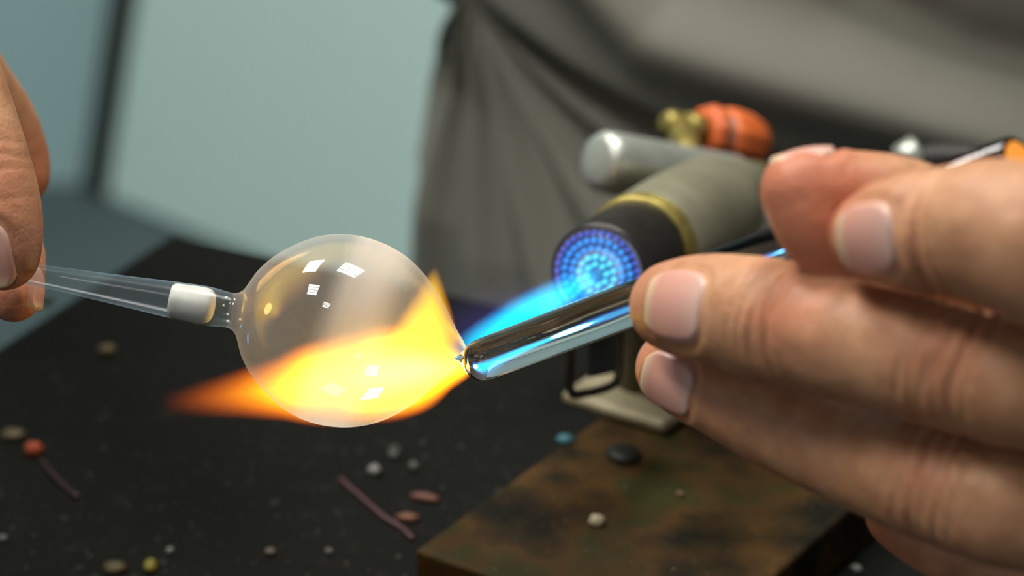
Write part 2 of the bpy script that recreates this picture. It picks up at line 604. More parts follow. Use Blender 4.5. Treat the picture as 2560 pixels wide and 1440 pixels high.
def flamelet_mat(name, colr, s):
    m, N, L = new_mat(name)
    N.remove(N['Principled BSDF'])
    e = N.new('ShaderNodeEmission'); e.inputs[0].default_value = (*colr, 1); e.inputs[1].default_value = s
    t = N.new('ShaderNodeBsdfTransparent')
    x = N.new('ShaderNodeAddShader')
    L.new(e.outputs[0], x.inputs[0]); L.new(t.outputs[0], x.inputs[1])
    L.new(x.outputs[0], N['Material Output'].inputs['Surface'])
    m.cycles.emission_sampling = 'NONE'
    return m


bpy.data.materials.remove(m)
port_me = lathe('port', [(0.9 * MM, 0.42 * MM), (-0.15 * MM, 0.42 * MM), (-0.15 * MM, 0.62 * MM), (0.9 * MM, 0.66 * MM)], 10, False)
port_me.materials.append(M['port'])
rings = [(2.6, 8, 'cyan'), (4.5, 14, 'cyan'), (6.5, 21, 'blue'), (8.5, 28, 'blue'), (10.3, 34, 'violet')]
fl_m = {'cyan': flamelet_mat('flamelet_cyan', (0.10, 0.80, 1.0), 0.42),
        'blue': flamelet_mat('flamelet_blue', (0.03, 0.33, 1.0), 0.42),
        'violet': flamelet_mat('flamelet_violet', (0.10, 0.13, 0.85), 0.28)}
fl_me = {}
for k, mm_ in fl_m.items():
    ln = {'cyan': 3.2, 'blue': 2.3, 'violet': 1.8}[k]
    me = lathe('flamelet', [(-0.2 * MM, 0.55 * MM), (-ln * 0.5 * MM, 0.6 * MM), (-ln * MM, 0.1 * MM)], 10, True)
    me.materials.append(mm_); me.polygons.foreach_set('use_smooth', [True] * len(me.polygons))
    fl_me[k] = me
flame = empty('torch_flame', FC, 'blue jet of the torch turning into a yellow flame around the glass bulb', 'flame')
for (rr, n, kk) in rings:
    for i in range(n):
        a = 2 * math.pi * (i + 0.3 * rr) / n
        mw = TF @ Matrix.Translation((rr * MM * math.cos(a), rr * MM * math.sin(a), 0))
        link('port', port_me, None, noz, mw)
        link('flamelet', fl_me[kk], None, flame, mw)
link('port', lathe('centre_port', [(0.9 * MM, 0.75 * MM), (-0.4 * MM, 0.75 * MM), (-0.4 * MM, 1.25 * MM), (0.9 * MM, 1.3 * MM)], 20, False), M['port'], noz, TF)

# cross tube with rounded end
c0, c1 = P(1500, 402, 0.772), P(1830, 462, 0.80)
CT = frame(c0, c1 - c0)
Lc = (c1 - c0).length / MM
tl_('cross_tube', [(-1.6, 2.0), (-1.4, 5.5), (-0.6, 7.6), (1.2, 8.5), (4, 8.6), (Lc, 8.6), (Lc + 1, 8.0)], 'steel', mw=CT)
# brass needle valve and orange knob
v0, v1 = P(1672, 308, 0.815), P(2000, 392, 0.845)
VT = frame(v0, v1 - v0)
Lv = (v1 - v0).length / MM
val = tl_('valve_stem', [(-2, 1.5), (-1.5, 3.2), (0, 4.0), (4, 4.0), (4.5, 3.2), (6, 3.2), (6.3, 4.6), (12, 4.8), (12.5, 3.6), (Lv * .4, 3.4)], 'brass', mw=VT, seg=12)
kn = []
seg = 40
prof = [(12.5, 5.0), (13, 7.6), (15.5, 8.4), (17.2, 8.1), (17.6, 6.9), (19.0, 6.9), (19.4, 8.2), (22, 8.9), (29, 8.6), (33, 7.4), (35.5, 5.0), (36, 1.0)]
vv, ff = [], []
for (z, r) in prof:
    for k in range(seg):
        a = 2 * math.pi * k / seg
        rr = r * (1 + (0.03 if k % 4 < 2 else -0.02)) * MM
        vv.append((rr * math.cos(a), rr * math.sin(a), z * MM))
for i in range(len(prof) - 1):
    for k in range(seg):
        a, b = i * seg + k, i * seg + (k + 1) % seg
        ff.append((a, b, b + seg, a + seg))
ff.append(tuple(reversed(range(seg)))); ff.append(tuple((len(prof) - 1) * seg + k for k in range(seg)))
knob = link('valve_knob', mesh('valve_knob', vv, ff), M['orange_knob'], torch, VT)
tl_('knob_band', [(17.3, 7.0), (17.5, 7.6), (19.1, 7.6), (19.3, 7.0)], 'steel', parent=knob, mw=VT)
# valve seat joining valve to the cross tube
link('valve_seat', tube('valve_seat', [P(1700, 318, 0.817), P(1735, 440, 0.79)], 0.0042, 14), M['brass'], torch)
# rear fitting and gas hose
r0 = FC + BK * 0.118
link('hose_fitting', tube('hose_fitting', [r0 - BK * 0.004, r0 + BK * 0.006, r0 + BK * 0.007, r0 + BK * 0.016], [0.0075, 0.0075, 0.006, 0.006], 6), M['brass'], torch)
hp = catmull([r0 + BK * 0.012, r0 + BK * 0.024, P(2080, 480, 0.812), P(2230, 430, 0.806), P(2350, 396, 0.80), P(2480, 420, 0.79), P(2640, 520, 0.78), P(2900, 800, 0.76), G(3050, 1000, 0.02)], 6)
link('gas_hose', tube('gas_hose', hp, 0.0042, 14), M['rubber'], torch)
link('hose_nut', tube('hose_nut', [P(2262, 424, 0.800), P(2272, 396, 0.798), P(2294, 386, 0.798), P(2302, 384, 0.798)], [0.0044, 0.0056, 0.0058, 0.003], 12), M['steel'], torch)
# stand: post, cream foot plate standing in for sheen on the board corner, wire yoke
pb0 = G(1596, 992, BZ)
bc = FC + BK * 0.052
link('stand_post', tube('stand_post', [pb0 + Vector((0, 0, 0.003)), pb0 + Vector((0, 0, 0.03)), bc - Vector((0, 0, 0.010))], [0.0060, 0.0058, 0.0058], 20), M['post'], torch)
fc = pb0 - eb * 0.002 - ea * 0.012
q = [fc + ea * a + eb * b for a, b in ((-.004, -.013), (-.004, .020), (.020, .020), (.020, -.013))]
o = link('sheen_foot_plate', prism('sheen_foot_plate', [v + Vector((0, 0, 0.0002)) for v in q], [v + Vector((0, 0, 0.004)) for v in q]), M['foot'], torch, smooth=False)
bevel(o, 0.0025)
yk = catmull([P(1428, 800, 0.70), P(1426, 900, 0.703), P(1424, 955, 0.705), P(1432, 984, 0.706), P(1460, 984, 0.708), P(1510, 972, 0.714), P(1540, 956, 0.718), P(1546, 930, 0.719), P(1548, 870, 0.718), P(1550, 790, 0.716)], 6)
link('wire_yoke', tube('wire_yoke', yk, 0.00115, 12), M['wire'], torch)
link('yoke_plate', prism('yoke_plate', [P(1470, 790, .716), P(1470, 945, .722), P(1542, 930, .727), P(1542, 790, .722)], [P(1470, 790, .714), P(1470, 945, .720), P(1542, 930, .725), P(1542, 790, .720)]), M['steel_blue'] if 'steel_blue' in M else simple('blued_plate', (0.085, 0.10, 0.11), (0.05, 0.06, 0.06), 90, 0.45, 0.6), torch, smooth=False)

# ------------------------------------------------------------------ glass bulb
U = 0.6 / FPX                                     # metres per pixel in the focal plane
B0 = P(105, 690, 0.600)
B1 = P(850, 826, 0.600)
BF = frame(B0, B1 - B0, RIGHT)                    # local z along the stem towards the bulb
bulb = empty('glass_bulb', B0, 'blown clear glass bulb on a thin stem, heated by the flame', 'glass bulb')


def sprof(pts, n=6):
    o_ = catmull([(a, b) for a, b in pts], n)
    return [(float(a) * U, max(float(b), 0.05) * U) for a, b in o_]


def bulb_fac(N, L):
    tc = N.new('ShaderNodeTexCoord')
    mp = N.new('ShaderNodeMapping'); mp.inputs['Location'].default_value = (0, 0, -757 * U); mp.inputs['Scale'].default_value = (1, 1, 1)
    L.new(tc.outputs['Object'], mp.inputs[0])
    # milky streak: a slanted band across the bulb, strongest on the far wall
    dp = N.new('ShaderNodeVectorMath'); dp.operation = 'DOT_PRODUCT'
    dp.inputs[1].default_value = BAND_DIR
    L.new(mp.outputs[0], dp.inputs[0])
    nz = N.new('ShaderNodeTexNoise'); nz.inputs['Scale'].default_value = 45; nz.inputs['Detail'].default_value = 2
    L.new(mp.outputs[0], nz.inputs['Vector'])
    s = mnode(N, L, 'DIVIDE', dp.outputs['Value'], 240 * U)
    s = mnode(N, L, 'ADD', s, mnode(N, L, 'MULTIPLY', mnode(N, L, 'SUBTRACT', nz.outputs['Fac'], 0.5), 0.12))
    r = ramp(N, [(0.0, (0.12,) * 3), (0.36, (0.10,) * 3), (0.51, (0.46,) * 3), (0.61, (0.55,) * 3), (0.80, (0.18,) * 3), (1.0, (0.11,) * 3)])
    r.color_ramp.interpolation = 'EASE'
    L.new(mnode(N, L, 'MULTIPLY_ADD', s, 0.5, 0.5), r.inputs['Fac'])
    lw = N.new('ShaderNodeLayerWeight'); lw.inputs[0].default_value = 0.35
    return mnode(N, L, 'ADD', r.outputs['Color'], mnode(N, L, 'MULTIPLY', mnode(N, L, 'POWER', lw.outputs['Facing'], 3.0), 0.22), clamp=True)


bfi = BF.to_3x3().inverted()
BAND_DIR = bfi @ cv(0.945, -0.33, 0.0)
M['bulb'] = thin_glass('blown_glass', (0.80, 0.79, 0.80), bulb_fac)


def stem_fac(N, L):
    lw = N.new('ShaderNodeLayerWeight'); lw.inputs[0].default_value = 0.4
    return mnode(N, L, 'MULTIPLY_ADD', mnode(N, L, 'POWER', lw.outputs['Facing'], 2.0), 0.26, 0.10, clamp=True)


M['stem'] = thin_glass('stem_glass', (0.36, 0.50, 0.58), stem_fac, rough=0.22, mirror=0.4)
bp_ = sprof([(478, 44), (490, 47), (503, 58), (515, 82), (530, 112), (560, 150), (600, 185), (650, 216), (700, 234), (757, 241), (820, 235), (880, 215), (930, 184), (970, 148), (1000, 114), (1022, 84), (1045, 54), (1064, 32), (1076, 14), (1079, 2)])
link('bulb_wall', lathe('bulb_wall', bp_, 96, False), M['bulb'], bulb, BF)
sp_ = sprof([(-150, 24), (0, 28), (120, 34), (230, 40), (330, 46), (400, 49), (436, 48), (460, 45), (478, 44)])
link('stem', lathe('stem', sp_, 48, False), M['stem'], bulb, BF)
M['plug'] = simple('white_frit', (0.74, 0.72, 0.66), (0.62, 0.60, 0.54), 300, 0.6)
pl = sprof([(326, 36), (334, 42), (350, 43.5), (390, 45.5), (418, 44.5), (430, 38), (437, 24), (439, 3)])
link('white_plug', lathe('white_plug', pl, 40, True), M['plug'], bulb, BF)
M['neck_glint'] = simple('glint_white', (0.85, 0.87, 0.88), None, 200, 0.08)  # lamp reflections on the neck, put in as small white balls
for (bx, by, br) in ((566, 746, 5), (559, 764, 3), (569, 786, 3.2), (570, 804, 4.2), (600, 799, 3.6), (574, 758, 2)):
    me = lathe('neck_glint', [(br * math.sin(a) * U, max(0.02, br * math.cos(a)) * U) for a in np.linspace(-1.57, 1.57, 9)], 12, True)
    link('neck_glint', me, M['neck_glint'], bulb, frame(P(bx, by, 0.5968), RIGHT))

# ------------------------------------------------------------------ glass rod held in the hand
R0 = P(1192, 905, 0.600)
R1 = P(1590, 757, 0.565)
rd = (R1 - R0)
m, N, L = new_mat('rod_glass')
b = N['Principled BSDF']
b.inputs['Base Color'].default_value = (0.93, 0.93, 0.92, 1)
b.inputs['Transmission Weight'].default_value = 1.0
b.inputs['Roughness'].default_value = 0.0
b.inputs['IOR'].default_value = 1.47
M['rod'] = m
RF = frame(R0, rd, RIGHT)
rod = empty('glass_rod', R0, 'clear glass rod held in the fingers, tip melting against the bulb', 'glass rod')
lo_, hi_ = 1.0, 6.0
for _ in range(50):                               # the far end of the rod shows just above the index finger
    mid_ = (lo_ + hi_) / 2
    v_ = R0 + rd * mid_ - CAM
    if 1280 + FPX * v_.dot(RIGHT) / v_.dot(FWD) < 2546: lo_ = mid_
    else: hi_ = mid_
RL = rd.length * lo_ / MM
rp = [(-2.0, 0.05), (-1.95, 1.2), (-1.6, 2.4), (-0.9, 3.4), (0.3, 4.15), (2.0, 4.5), (5, 4.55), (40, 4.6), (RL - 0.5, 4.6), (RL, 4.1)]
link('rod_shaft', lathe('rod_shaft', [(z * MM, r * MM) for z, r in rp], 64, True), M['rod'], rod, RF)
m, N, L = new_mat('rod_end_painted_glow')
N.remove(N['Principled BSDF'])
em = N.new('ShaderNodeEmission'); em.inputs[0].default_value = (1.0, 0.36, 0.06, 1); em.inputs[1].default_value = 0.85  # flame light carried along the rod, put in as emission
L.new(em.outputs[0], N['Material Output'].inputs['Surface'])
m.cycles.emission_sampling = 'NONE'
link('rod_end_glow', lathe('rod_end_glow', [((RL + 0.02) * MM, 3.6 * MM), ((RL + 0.3) * MM, 3.3 * MM), ((RL + 0.5) * MM, 2.2 * MM)], 32, True), m, rod, RF)['label'] = 'rod end with flame light put in as orange glow'
# molten thread joining the rod to the bulb
th = catmull([P(1150, 884, 0.6), P(1163, 900, 0.6), P(1172, 912, 0.6), P(1182, 914, 0.5995)], 5)
link('molten_thread', tube('molten_thread', th, [0.0020, 0.0017, 0.0014, 0.0012, 0.0011, 0.0011, 0.0011, 0.0012, 0.0012, 0.0013, 0.0014, 0.0016, 0.0018, 0.0020, 0.0022, 0.0024][:len(th)], 14), M['rod'], rod)

# ------------------------------------------------------------------ flames
YEL = [(0.0, (1.0, 0.12, 0.004)), (0.22, (1.0, 0.27, 0.005)), (0.5, (1.0, 0.60, 0.012)), (1.0, (1.0, 0.74, 0.085))]


def flame_part(name, a, bnd, widths, alongs, stops, strength, **kw):
    Lf = (bnd - a).length
    FM = frame(a, bnd - a, RIGHT)
    mat = flame_material(name, Lf, [(t, r * U) for t, r in widths], alongs, stops, strength, **kw)
    prof = []
    for t in np.linspace(0, 1, 25):
        r = np.interp(t, [x[0] for x in widths], [x[1] for x in widths]) * U * 1.12 + 2 * U
        prof.append((t * Lf, r))
    return link(name, lathe(name, prof, 32, True), mat, flame, FM)


flame_part('yellow_plume', P(1178, 910, 0.604), P(400, 1010, 0.660),
           [(0, 26), (0.08, 66), (0.25, 130), (0.42, 124), (0.6, 86), (0.8, 58), (1, 34)],
           [(0, 0.9), (0.1, 1.0), (0.4, 0.95), (0.58, 0.54), (0.75, 0.24), (0.9, 0.08), (1, 0.0)],
           YEL, 560.0, power=1.25, sharp=0.75, streak=0.35)
flame_part('yellow_tongue', P(1050, 935, 0.616), P(1088, 668, 0.618),
           [(0, 130), (0.2, 115), (0.45, 82), (0.7, 50), (0.9, 24), (1, 8)],
           [(0, 0.25), (0.2, 0.85), (0.6, 0.9), (0.85, 0.6), (1, 0.1)],
           [(0, (1, 0.16, 0.004)), (0.3, (1, 0.5, 0.004)), (1, (1, 0.70, 0.004))], 360.0, power=1.2, sharp=0.7, streak=0.2)
flame_part('blue_jet', FC + AX * 0.0005, P(1128, 894, 0.600),
           [(0, 34), (0.15, 48), (0.45, 62), (0.75, 56), (1, 34)],
           [(0, 0.35), (0.2, 0.7), (0.5, 1.0), (0.8, 0.85), (0.93, 0.4), (1, 0.0)],
           [(0, (0.06, 0.14, 1.0)), (0.35, (0.0, 0.55, 1.0)), (1, (0.0, 0.85, 1.0))], 150.0, power=1.3, sharp=0.8, streak=0.25)
flame_part('violet_sheath', FC + AX * 0.018, P(1100, 850, 0.596),
           [(0, 60), (0.4, 92), (0.75, 105), (1, 60)],
           [(0, 0.15), (0.4, 0.55), (0.75, 0.8), (1, 0.0)],
           [(0, (0.14, 0.10, 0.5)), (1, (0.15, 0.14, 0.7))], 6.5, power=1.1, sharp=1.0, streak=0.3)
flame_part('blue_base', FC - AX * 0.0008, FC + AX * 0.006,
           [(0, 142), (0.5, 132), (1, 100)],
           [(0, 1.0), (0.5, 0.7), (1, 0.0)],
           [(0, (0.12, 0.10, 0.9)), (0.5, (0.02, 0.28, 1.0)), (1, (0.06, 0.60, 1.0))], 75.0, power=1.0, sharp=0.6, streak=0.2)


def point_light(name, loc, energy, colr, rad):
    ld = bpy.data.lights.new(name, 'POINT')
    ld.energy = energy; ld.color = colr; ld.shadow_soft_size = rad
    lo = bpy.data.objects.new(name, ld); col.objects.link(lo); lo.location = loc
    lo.parent = flame
    lo.matrix_parent_inverse = wm(flame).inverted()
    return lo


point_light('flame_light', P(960, 965, 0.632), 0.012, (1.0, 0.52, 0.16), 0.005)
point_light('flame_light', P(1130, 925, 0.613), 0.009, (1.0, 0.55, 0.18), 0.003)
point_light('jet_light', FC + AX * 0.02, 0.010, (0.15, 0.55, 1.0), 0.005)


# ------------------------------------------------------------------ hands: distance fields turned into meshes
def smin(a, b, k):
    h = np.maximum(k - np.abs(a - b), 0) / k
    return np.minimum(a, b) - h * h * k * 0.25


class Chain:
    def __init__(self, nodes, n=4, k=0.0012):
        """nodes = [(world point, radius in mm)]"""
        raw = [np.array([*p, r * MM]) for p, r in nodes]
        d = catmull(raw, n)
        self.p = np.array([x[:3] for x in d], np.float32)
        self.r = np.array([x[3] for x in d], np.float32)
        self.k = k
        self.creases = []
        self.nails = []

    def dist(self, X, marks=True):
        rm = self.r.max()
        blo, bhi = self.p.min(0) - rm, self.p.max(0) + rm
        far = np.linalg.norm(np.maximum(np.maximum(blo - X, X - bhi), 0), axis=1)
        near = far < 0.010
        res = far + 0.002
        if near.any():
            res[near] = self._dist(X[near], marks)
        return res

    def _dist(self, X, marks=True):
        out = None
        x, y, z = (np.ascontiguousarray(X[:, i]) for i in range(3))
        for i in range(len(self.p) - 1):
            a, b = self.p[i], self.p[i + 1]
            ba = b - a
            qx, qy, qz = x - a[0], y - a[1], z - a[2]
            t = qx * ba[0]; t += qy * ba[1]; t += qz * ba[2]
            t /= (ba @ ba + 1e-12)
            np.maximum(t, 0, out=t); np.minimum(t, 1, out=t)
            qx -= t * ba[0]; qy -= t * ba[1]; qz -= t * ba[2]
            qx *= qx; qy *= qy; qz *= qz
            qx += qy; qx += qz
            d = np.sqrt(qx, out=qx)
            t *= (self.r[i + 1] - self.r[i])
            d -= t; d -= self.r[i]
            out = d if out is None else smin(out, d, self.k)
        if not marks:
            return out
        for (c, a, n, wd, dp, rad, wob) in self.creases:
            q = X - c
            s = q @ a
            lat = q @ np.cross(a, n)
            s = s + wob[0] * np.sin(lat * wob[1] + wob[2])
            hgt = q @ n
            mk = np.clip((hgt / rad + 0.15) / 0.5, 0, 1) * np.exp(-(np.abs(lat) / (1.05 * rad)) ** 6)
            out = out + dp * np.exp(-(s / wd) ** 2) * mk * (np.abs(s) < 6 * wd)
        for nl in self.nails:
            q = X - nl['c']
            u = q @ nl['x']; v = q @ nl['y']; h = q @ nl['n']
            e = (np.abs(u) / nl['hw']) ** 3 + (np.abs(v) / nl['hl']) ** 3
            near = (h > -1.2 * nl['hw'])
            rim = np.exp(-((e ** (1 / 3) - 1.10) / 0.10) ** 2) * (v < nl['hl'] * 0.75)
            fold = np.exp(-((e ** (1 / 3) - 1.32) / 0.16) ** 2) * (v < nl['hl'] * 0.6)
            out = out + near * (0.00035 * (e < 1.0) + 0.00032 * rim - 0.00020 * fold)
        return out


def V(v):
    return np.array(v, np.float32)


def add_crease(ch, px, py, d, axis, n, wd=0.5, dp=0.35, rad=9, wob=0.5):
    ch.creases.append((V(P(px, py, d)), V(axis), V(n), (0.35 + 0.8 * wd) * MM, 1.7 * dp * MM, rad * MM, (wob * MM, random.uniform(250, 500), random.uniform(0, 6))))


def add_nail(ch, px, py, d, axis, n, hw, hl, name='fingernail'):
    """n: outward normal of the nail, axis: towards the tip; the centre is found on the chain surface"""
    n = Vector(n).normalized()
    y = (axis - n * axis.dot(n)).normalized()
    x = y.cross(n)
    def drop(p, nn):
        p = V(p)[None]
        for _ in range(90):
            dd = ch._dist(p, False)[0]
            if dd < 1e-5: break
            p = p - V(nn)[None] * max(dd * 0.8, 2e-6)
        return p
    ch.nails, keep = [], ch.nails
    c_ = drop(P(px, py, d) + n * 0.03, n)
    # lean the nail along the finger so that it follows the surface
    e = 0.6 * hl * MM
    f_ = drop(Vector(c_[0].tolist()) + y * e + n * 0.012, n)[0]
    b_ = drop(Vector(c_[0].tolist()) - y * e * 1.4 + n * 0.012, n)[0]
    ys = Vector((f_ - b_).tolist()).normalized()
    y = (y * 0.25 + ys * 0.75).normalized()
    n = (n - y * n.dot(y)).normalized()
    x = y.cross(n)
    c0_ = Vector(c_[0].tolist())
    # smooth patch fitted to the finger under the nail
    A, h_ = [], []
    for i in range(9):
        for j in range(9):
            u, v = -1 + j / 4, -1 + i / 4
            if abs(u) ** 3 + abs(v) ** 3 > 1.3 or v > 0.65: continue
            q = drop(c0_ + x * u * hw * MM * 0.92 + y * v * hl * MM + n * 0.010, n)[0]
            hq = (Vector(q.tolist()) - c0_).dot(n)
            if abs(hq) > 0.65 * hw * MM: continue
            A.append([1, v, v * v, u * u, u * u * v, u ** 4, u]); h_.append(hq)
    fit = np.linalg.lstsq(np.array(A), np.array(h_), rcond=None)[0]
    ch.nails = keep
    ch.nails.append(dict(c=c_[0].astype(np.float32), x=V(x), y=V(y), n=V(n), hw=np.float32(hw * MM), hl=np.float32(hl * MM), fit=fit))


class Hand:
    def __init__(self, fingers, palm):
        self.fingers, self.palm = fingers, palm

    def dist(self, X):
        f = None
        for c in self.fingers:
            d = c.dist(X)
            f = d if f is None else smin(f, d, 0.0009)
        g = None
        for c in self.palm:
            d = c.dist(X)
            g = d if g is None else smin(g, d, 0.012)
        return smin(f, g, 0.009) if g is not None else f


def surface_nets(fn, lo, hi, h, B=5):
    n = np.ceil((hi - lo) / h / B).astype(int) * B + 1
    D = np.full(n, 1.0, np.float32)
    bc_ = [(np.arange((n[i] - 1) // B) * B + B / 2) * h + lo[i] for i in range(3)]
    X = np.stack(np.meshgrid(*bc_, indexing='ij'), -1).reshape(-1, 3).astype(np.float32)
    dc = fn(X)
    nb = [(n[i] - 1) // B for i in range(3)]
    dcg = dc.reshape(nb)
    # signs for every node from the coarse field
    D[:-1, :-1, :-1] = np.repeat(np.repeat(np.repeat(dcg, B, 0), B, 1), B, 2)
    D[-1] = D[-2]; D[:, -1] = D[:, -2]; D[:, :, -1] = D[:, :, -2]
    act = np.argwhere(np.abs(dcg) < B * h * 0.87 * 1.25 + 0.0015)
    off = np.stack(np.meshgrid(*[np.arange(B + 1)] * 3, indexing='ij'), -1).reshape(-1, 3)
    flat = (act[:, None, :] * B + off[None]).reshape(-1, 3)
    idx = np.ravel_multi_index(flat.T, n)
    idx = np.unique(idx)
    ijk = np.stack(np.unravel_index(idx, n), -1)
    vals = np.empty(len(idx), np.float32)
    for s in range(0, len(idx), 400000):
        vals[s:s + 400000] = fn((ijk[s:s + 400000] * h + lo).astype(np.float32))
    D.ravel()[idx] = vals
    ins = D < 0
    cnt = np.zeros(np.array(n) - 1, np.int8)
    for dx in (0, 1):
        for dy in (0, 1):
            for dz in (0, 1):
                cnt += ins[dx:n[0] - 1 + dx, dy:n[1] - 1 + dy, dz:n[2] - 1 + dz]
    cells = np.argwhere((cnt > 0) & (cnt < 8))
    vid = np.full(np.array(n) - 1, -1, np.int32)
    vid[tuple(cells.T)] = np.arange(len(cells))
    acc = np.zeros((len(cells), 3)); num = np.zeros(len(cells))
    cor = [(0, 0, 0), (1, 0, 0), (0, 1, 0), (1, 1, 0), (0, 0, 1), (1, 0, 1), (0, 1, 1), (1, 1, 1)]
    dv = [D[tuple((cells + c).T)] for c in cor]
    for a in range(8):
        for b_ in range(a + 1, 8):
            if bin(a ^ b_).count('1') != 1: continue
            da, db = dv[a], dv[b_]
            m_ = (da < 0) != (db < 0)
            t = np.where(m_, da / np.where(m_, da - db, 1), 0)
            pt = np.array(cor[a])[None] + t[:, None] * (np.array(cor[b_]) - np.array(cor[a]))[None]
            acc += pt * m_[:, None]; num += m_
    verts = (cells + acc / num[:, None]) * h + lo
    faces = []
    for ax in range(3):
        sl0 = [slice(None)] * 3; sl1 = [slice(None)] * 3
        sl0[ax] = slice(0, -1); sl1[ax] = slice(1, None)
        a, b_ = ins[tuple(sl0)], ins[tuple(sl1)]
        e = np.argwhere(a != b_)
        o1, o2 = (ax + 1) % 3, (ax + 2) % 3
        e = e[(e[:, o1] > 0) & (e[:, o2] > 0) & (e[:, o1] < n[o1] - 1) & (e[:, o2] < n[o2] - 1)]
        fl = a[tuple(e.T)]
        q = []
        for (s1, s2) in ((-1, -1), (0, -1), (0, 0), (-1, 0)):
            c = e.copy(); c[:, o1] += s1; c[:, o2] += s2
            q.append(vid[tuple(c.T)])
        q = np.stack(q, -1)
        q[~fl] = q[~fl][:, ::-1]
        faces.append(q)
    faces = np.concatenate(faces)
    faces = faces[(faces >= 0).all(1)]
    # pull the vertices onto the surface
    for _ in range(1):
        e = h * 0.4
        Xv = verts.astype(np.float32)
        d0 = fn(Xv)
        g = np.stack([fn(Xv + np.eye(3, dtype=np.float32)[i] * e) - d0 for i in range(3)], -1) / e
        gl = np.maximum((g * g).sum(1), 0.3)
        st = np.clip(d0 / gl, -h * 0.6, h * 0.6)
        verts = verts - 0.8 * st[:, None] * g
    return verts, faces


def nail_mesh(nl):
    nu, nv = 22, 26
    hw, hl = float(nl['hw']), float(nl['hl'])
    vs, al, grid = [], [], {}
    Rt = hw * 1.35
    for i in range(nv + 1):
        v = -1 + 2 * i / nv
        wdt = (1 - min(abs(v), 0.999) ** 3.4) ** (1 / 3.0)
        for j in range(nu + 1):
            u = (-1 + 2 * j / nu) * wdt
            x, y = u * hw, v * hl
            vf = min(v, 0.55) + max(v - 0.55, 0) * 0.5
            z = 0.00022 + float(np.dot(nl['fit'], [1, vf, vf * vf, u * u, u * u * vf, u ** 4, u])) - 0.00025 * max(v, 0) ** 2
            edge = max(abs(-1 + 2 * j / nu), abs(v))
            if edge > 0.985: z -= 0.0014
            vs.append((x, y, z)); al.append(0.5 + 0.5 * v)
    f = []
    for i in range(nv):
        for j in range(nu):
            a = i * (nu + 1) + j
            f.append((a, a + 1, a + nu + 2, a + nu + 1))
    me = mesh('fingernail', vs, f)
    at = me.attributes.new('along', 'FLOAT', 'POINT')
    at.data.foreach_set('value', al)
    m_ = Matrix((Vector(nl['x'].tolist()), Vector(nl['y'].tolist()), Vector(nl['n'].tolist()))).transposed().to_4x4()
    m_.translation = Vector(nl['c'].tolist())
    return me, m_


# ---- the hand on the right (fingers point left, backs of the fingers towards the viewer)
mid = Chain([(P(1687, 766, .542), 8.8), (P(1800, 776, .530), 10.4), (P(1975, 812, .516), 11.4), (P(2190, 868, .503), 10.6), (P(2410, 925, .492), 11.0), (P(2600, 965, .488), 11.2), (P(3000, 1010, .495), 11.5)])
ring = Chain([(P(1687, 922, .558), 7.8), (P(1800, 974, .552), 8.7), (P(1960, 1048, .542), 10.0), (P(2150, 1130, .529), 10.6), (P(2360, 1206, .509), 11.2), (P(2580, 1270, .500), 11.2), (P(2990, 1290, .517), 11)])
pink = Chain([(P(2258, 1282, .548), 7.4), (P(2370, 1345, .544), 8.2), (P(2480, 1395, .538), 8.6), (P(2700, 1480, .534), 9.0), (P(2980, 1480, .545), 10)])
ind = Chain([(P(2180, 588, .494), 7.4), (P(2270, 578, .488), 9.6), (P(2390, 582, .480), 11.3), (P(2515, 585, .473), 12.2), (P(2660, 660, .470), 12.0), (P(2980, 800, .485), 12)])
thm = Chain([(P(2008, 478, .508), 7.6), (P(2120, 500, .510), 8.6), (P(2260, 516, .513), 8.6), (P(2480, 600, .530), 9.5), (P(2800, 700, .545), 11), (P(3150, 820, .565), 15)])
thm2 = Chain([(P(2008, 478, .508), 7.6), (P(2045, 575, .507), 6.6), (P(2150, 640, .512), 8.0), (P(2300, 700, .520), 9)])
palm1 = [Chain([(P(2980, 800, .487), 12), (P(3300, 900, .53), 14), (P(3850, 1100, .60), 21)], 2),
         Chain([(P(3000, 1010, .497), 12), (P(3300, 1050, .535), 15), (P(3850, 1120, .60), 21)], 2),
         Chain([(P(2990, 1290, .519), 12), (P(3300, 1220, .545), 14), (P(3850, 1140, .60), 21)], 2),
         Chain([(P(2980, 1480, .547), 10), (P(3300, 1350, .56), 13), (P(3850, 1150, .60), 20)], 2),
         Chain([(P(2480, 700, .53), 10), (P(2900, 900, .535), 13), (P(3300, 1000, .55), 15)], 2),
         Chain([(P(2500, 1020, .525), 8), (P(2900, 1150, .53), 12), (P(3300, 1100, .55), 15)], 2)]
front = cv(0, 0.15, 1)
axm = (P(1687, 766, .530) - P(1975, 812, .508)).normalized()
for (x, y, wd, dp) in ((1850, 790, .45, .16), (1905, 800, .5, .25), (1945, 806, .45, .42), (1972, 812, .4, .32), (2003, 820, .55, .45), (2030, 826, .4, .28), (2060, 835, .5, .18)):
    add_crease(mid, x, y, .514, axm, front, wd, dp * 1.7, 11.5)
axm2 = (P(2190, 868, .499) - P(2410, 925, .490)).normalized()
for (x, y, wd, dp) in ((2300, 895, .5, .25), (2340, 905, .55, .40), (2375, 915, .5, .25), (2415, 925, 1.0, .35), (2470, 938, 1.0, .55), (2515, 948, .6, .35)):
    add_crease(mid, x, y, .494, axm2, front, wd, dp * 1.5, 11.5)
axr = (P(1687, 920, .545) - P(1960, 1050, .528)).normalized()
for (x, y, wd, dp) in ((1885, 1014, .4, .35), (1900, 1022, .35, .18), (1945, 1043, .4, .3), (1965, 1052, .35, .15)):
    add_crease(ring, x, y, .53, axr, front, wd, dp * 1.3, 9.8)
axr2 = (P(2150, 1135, .518) - P(2360, 1212, .508)).normalized()
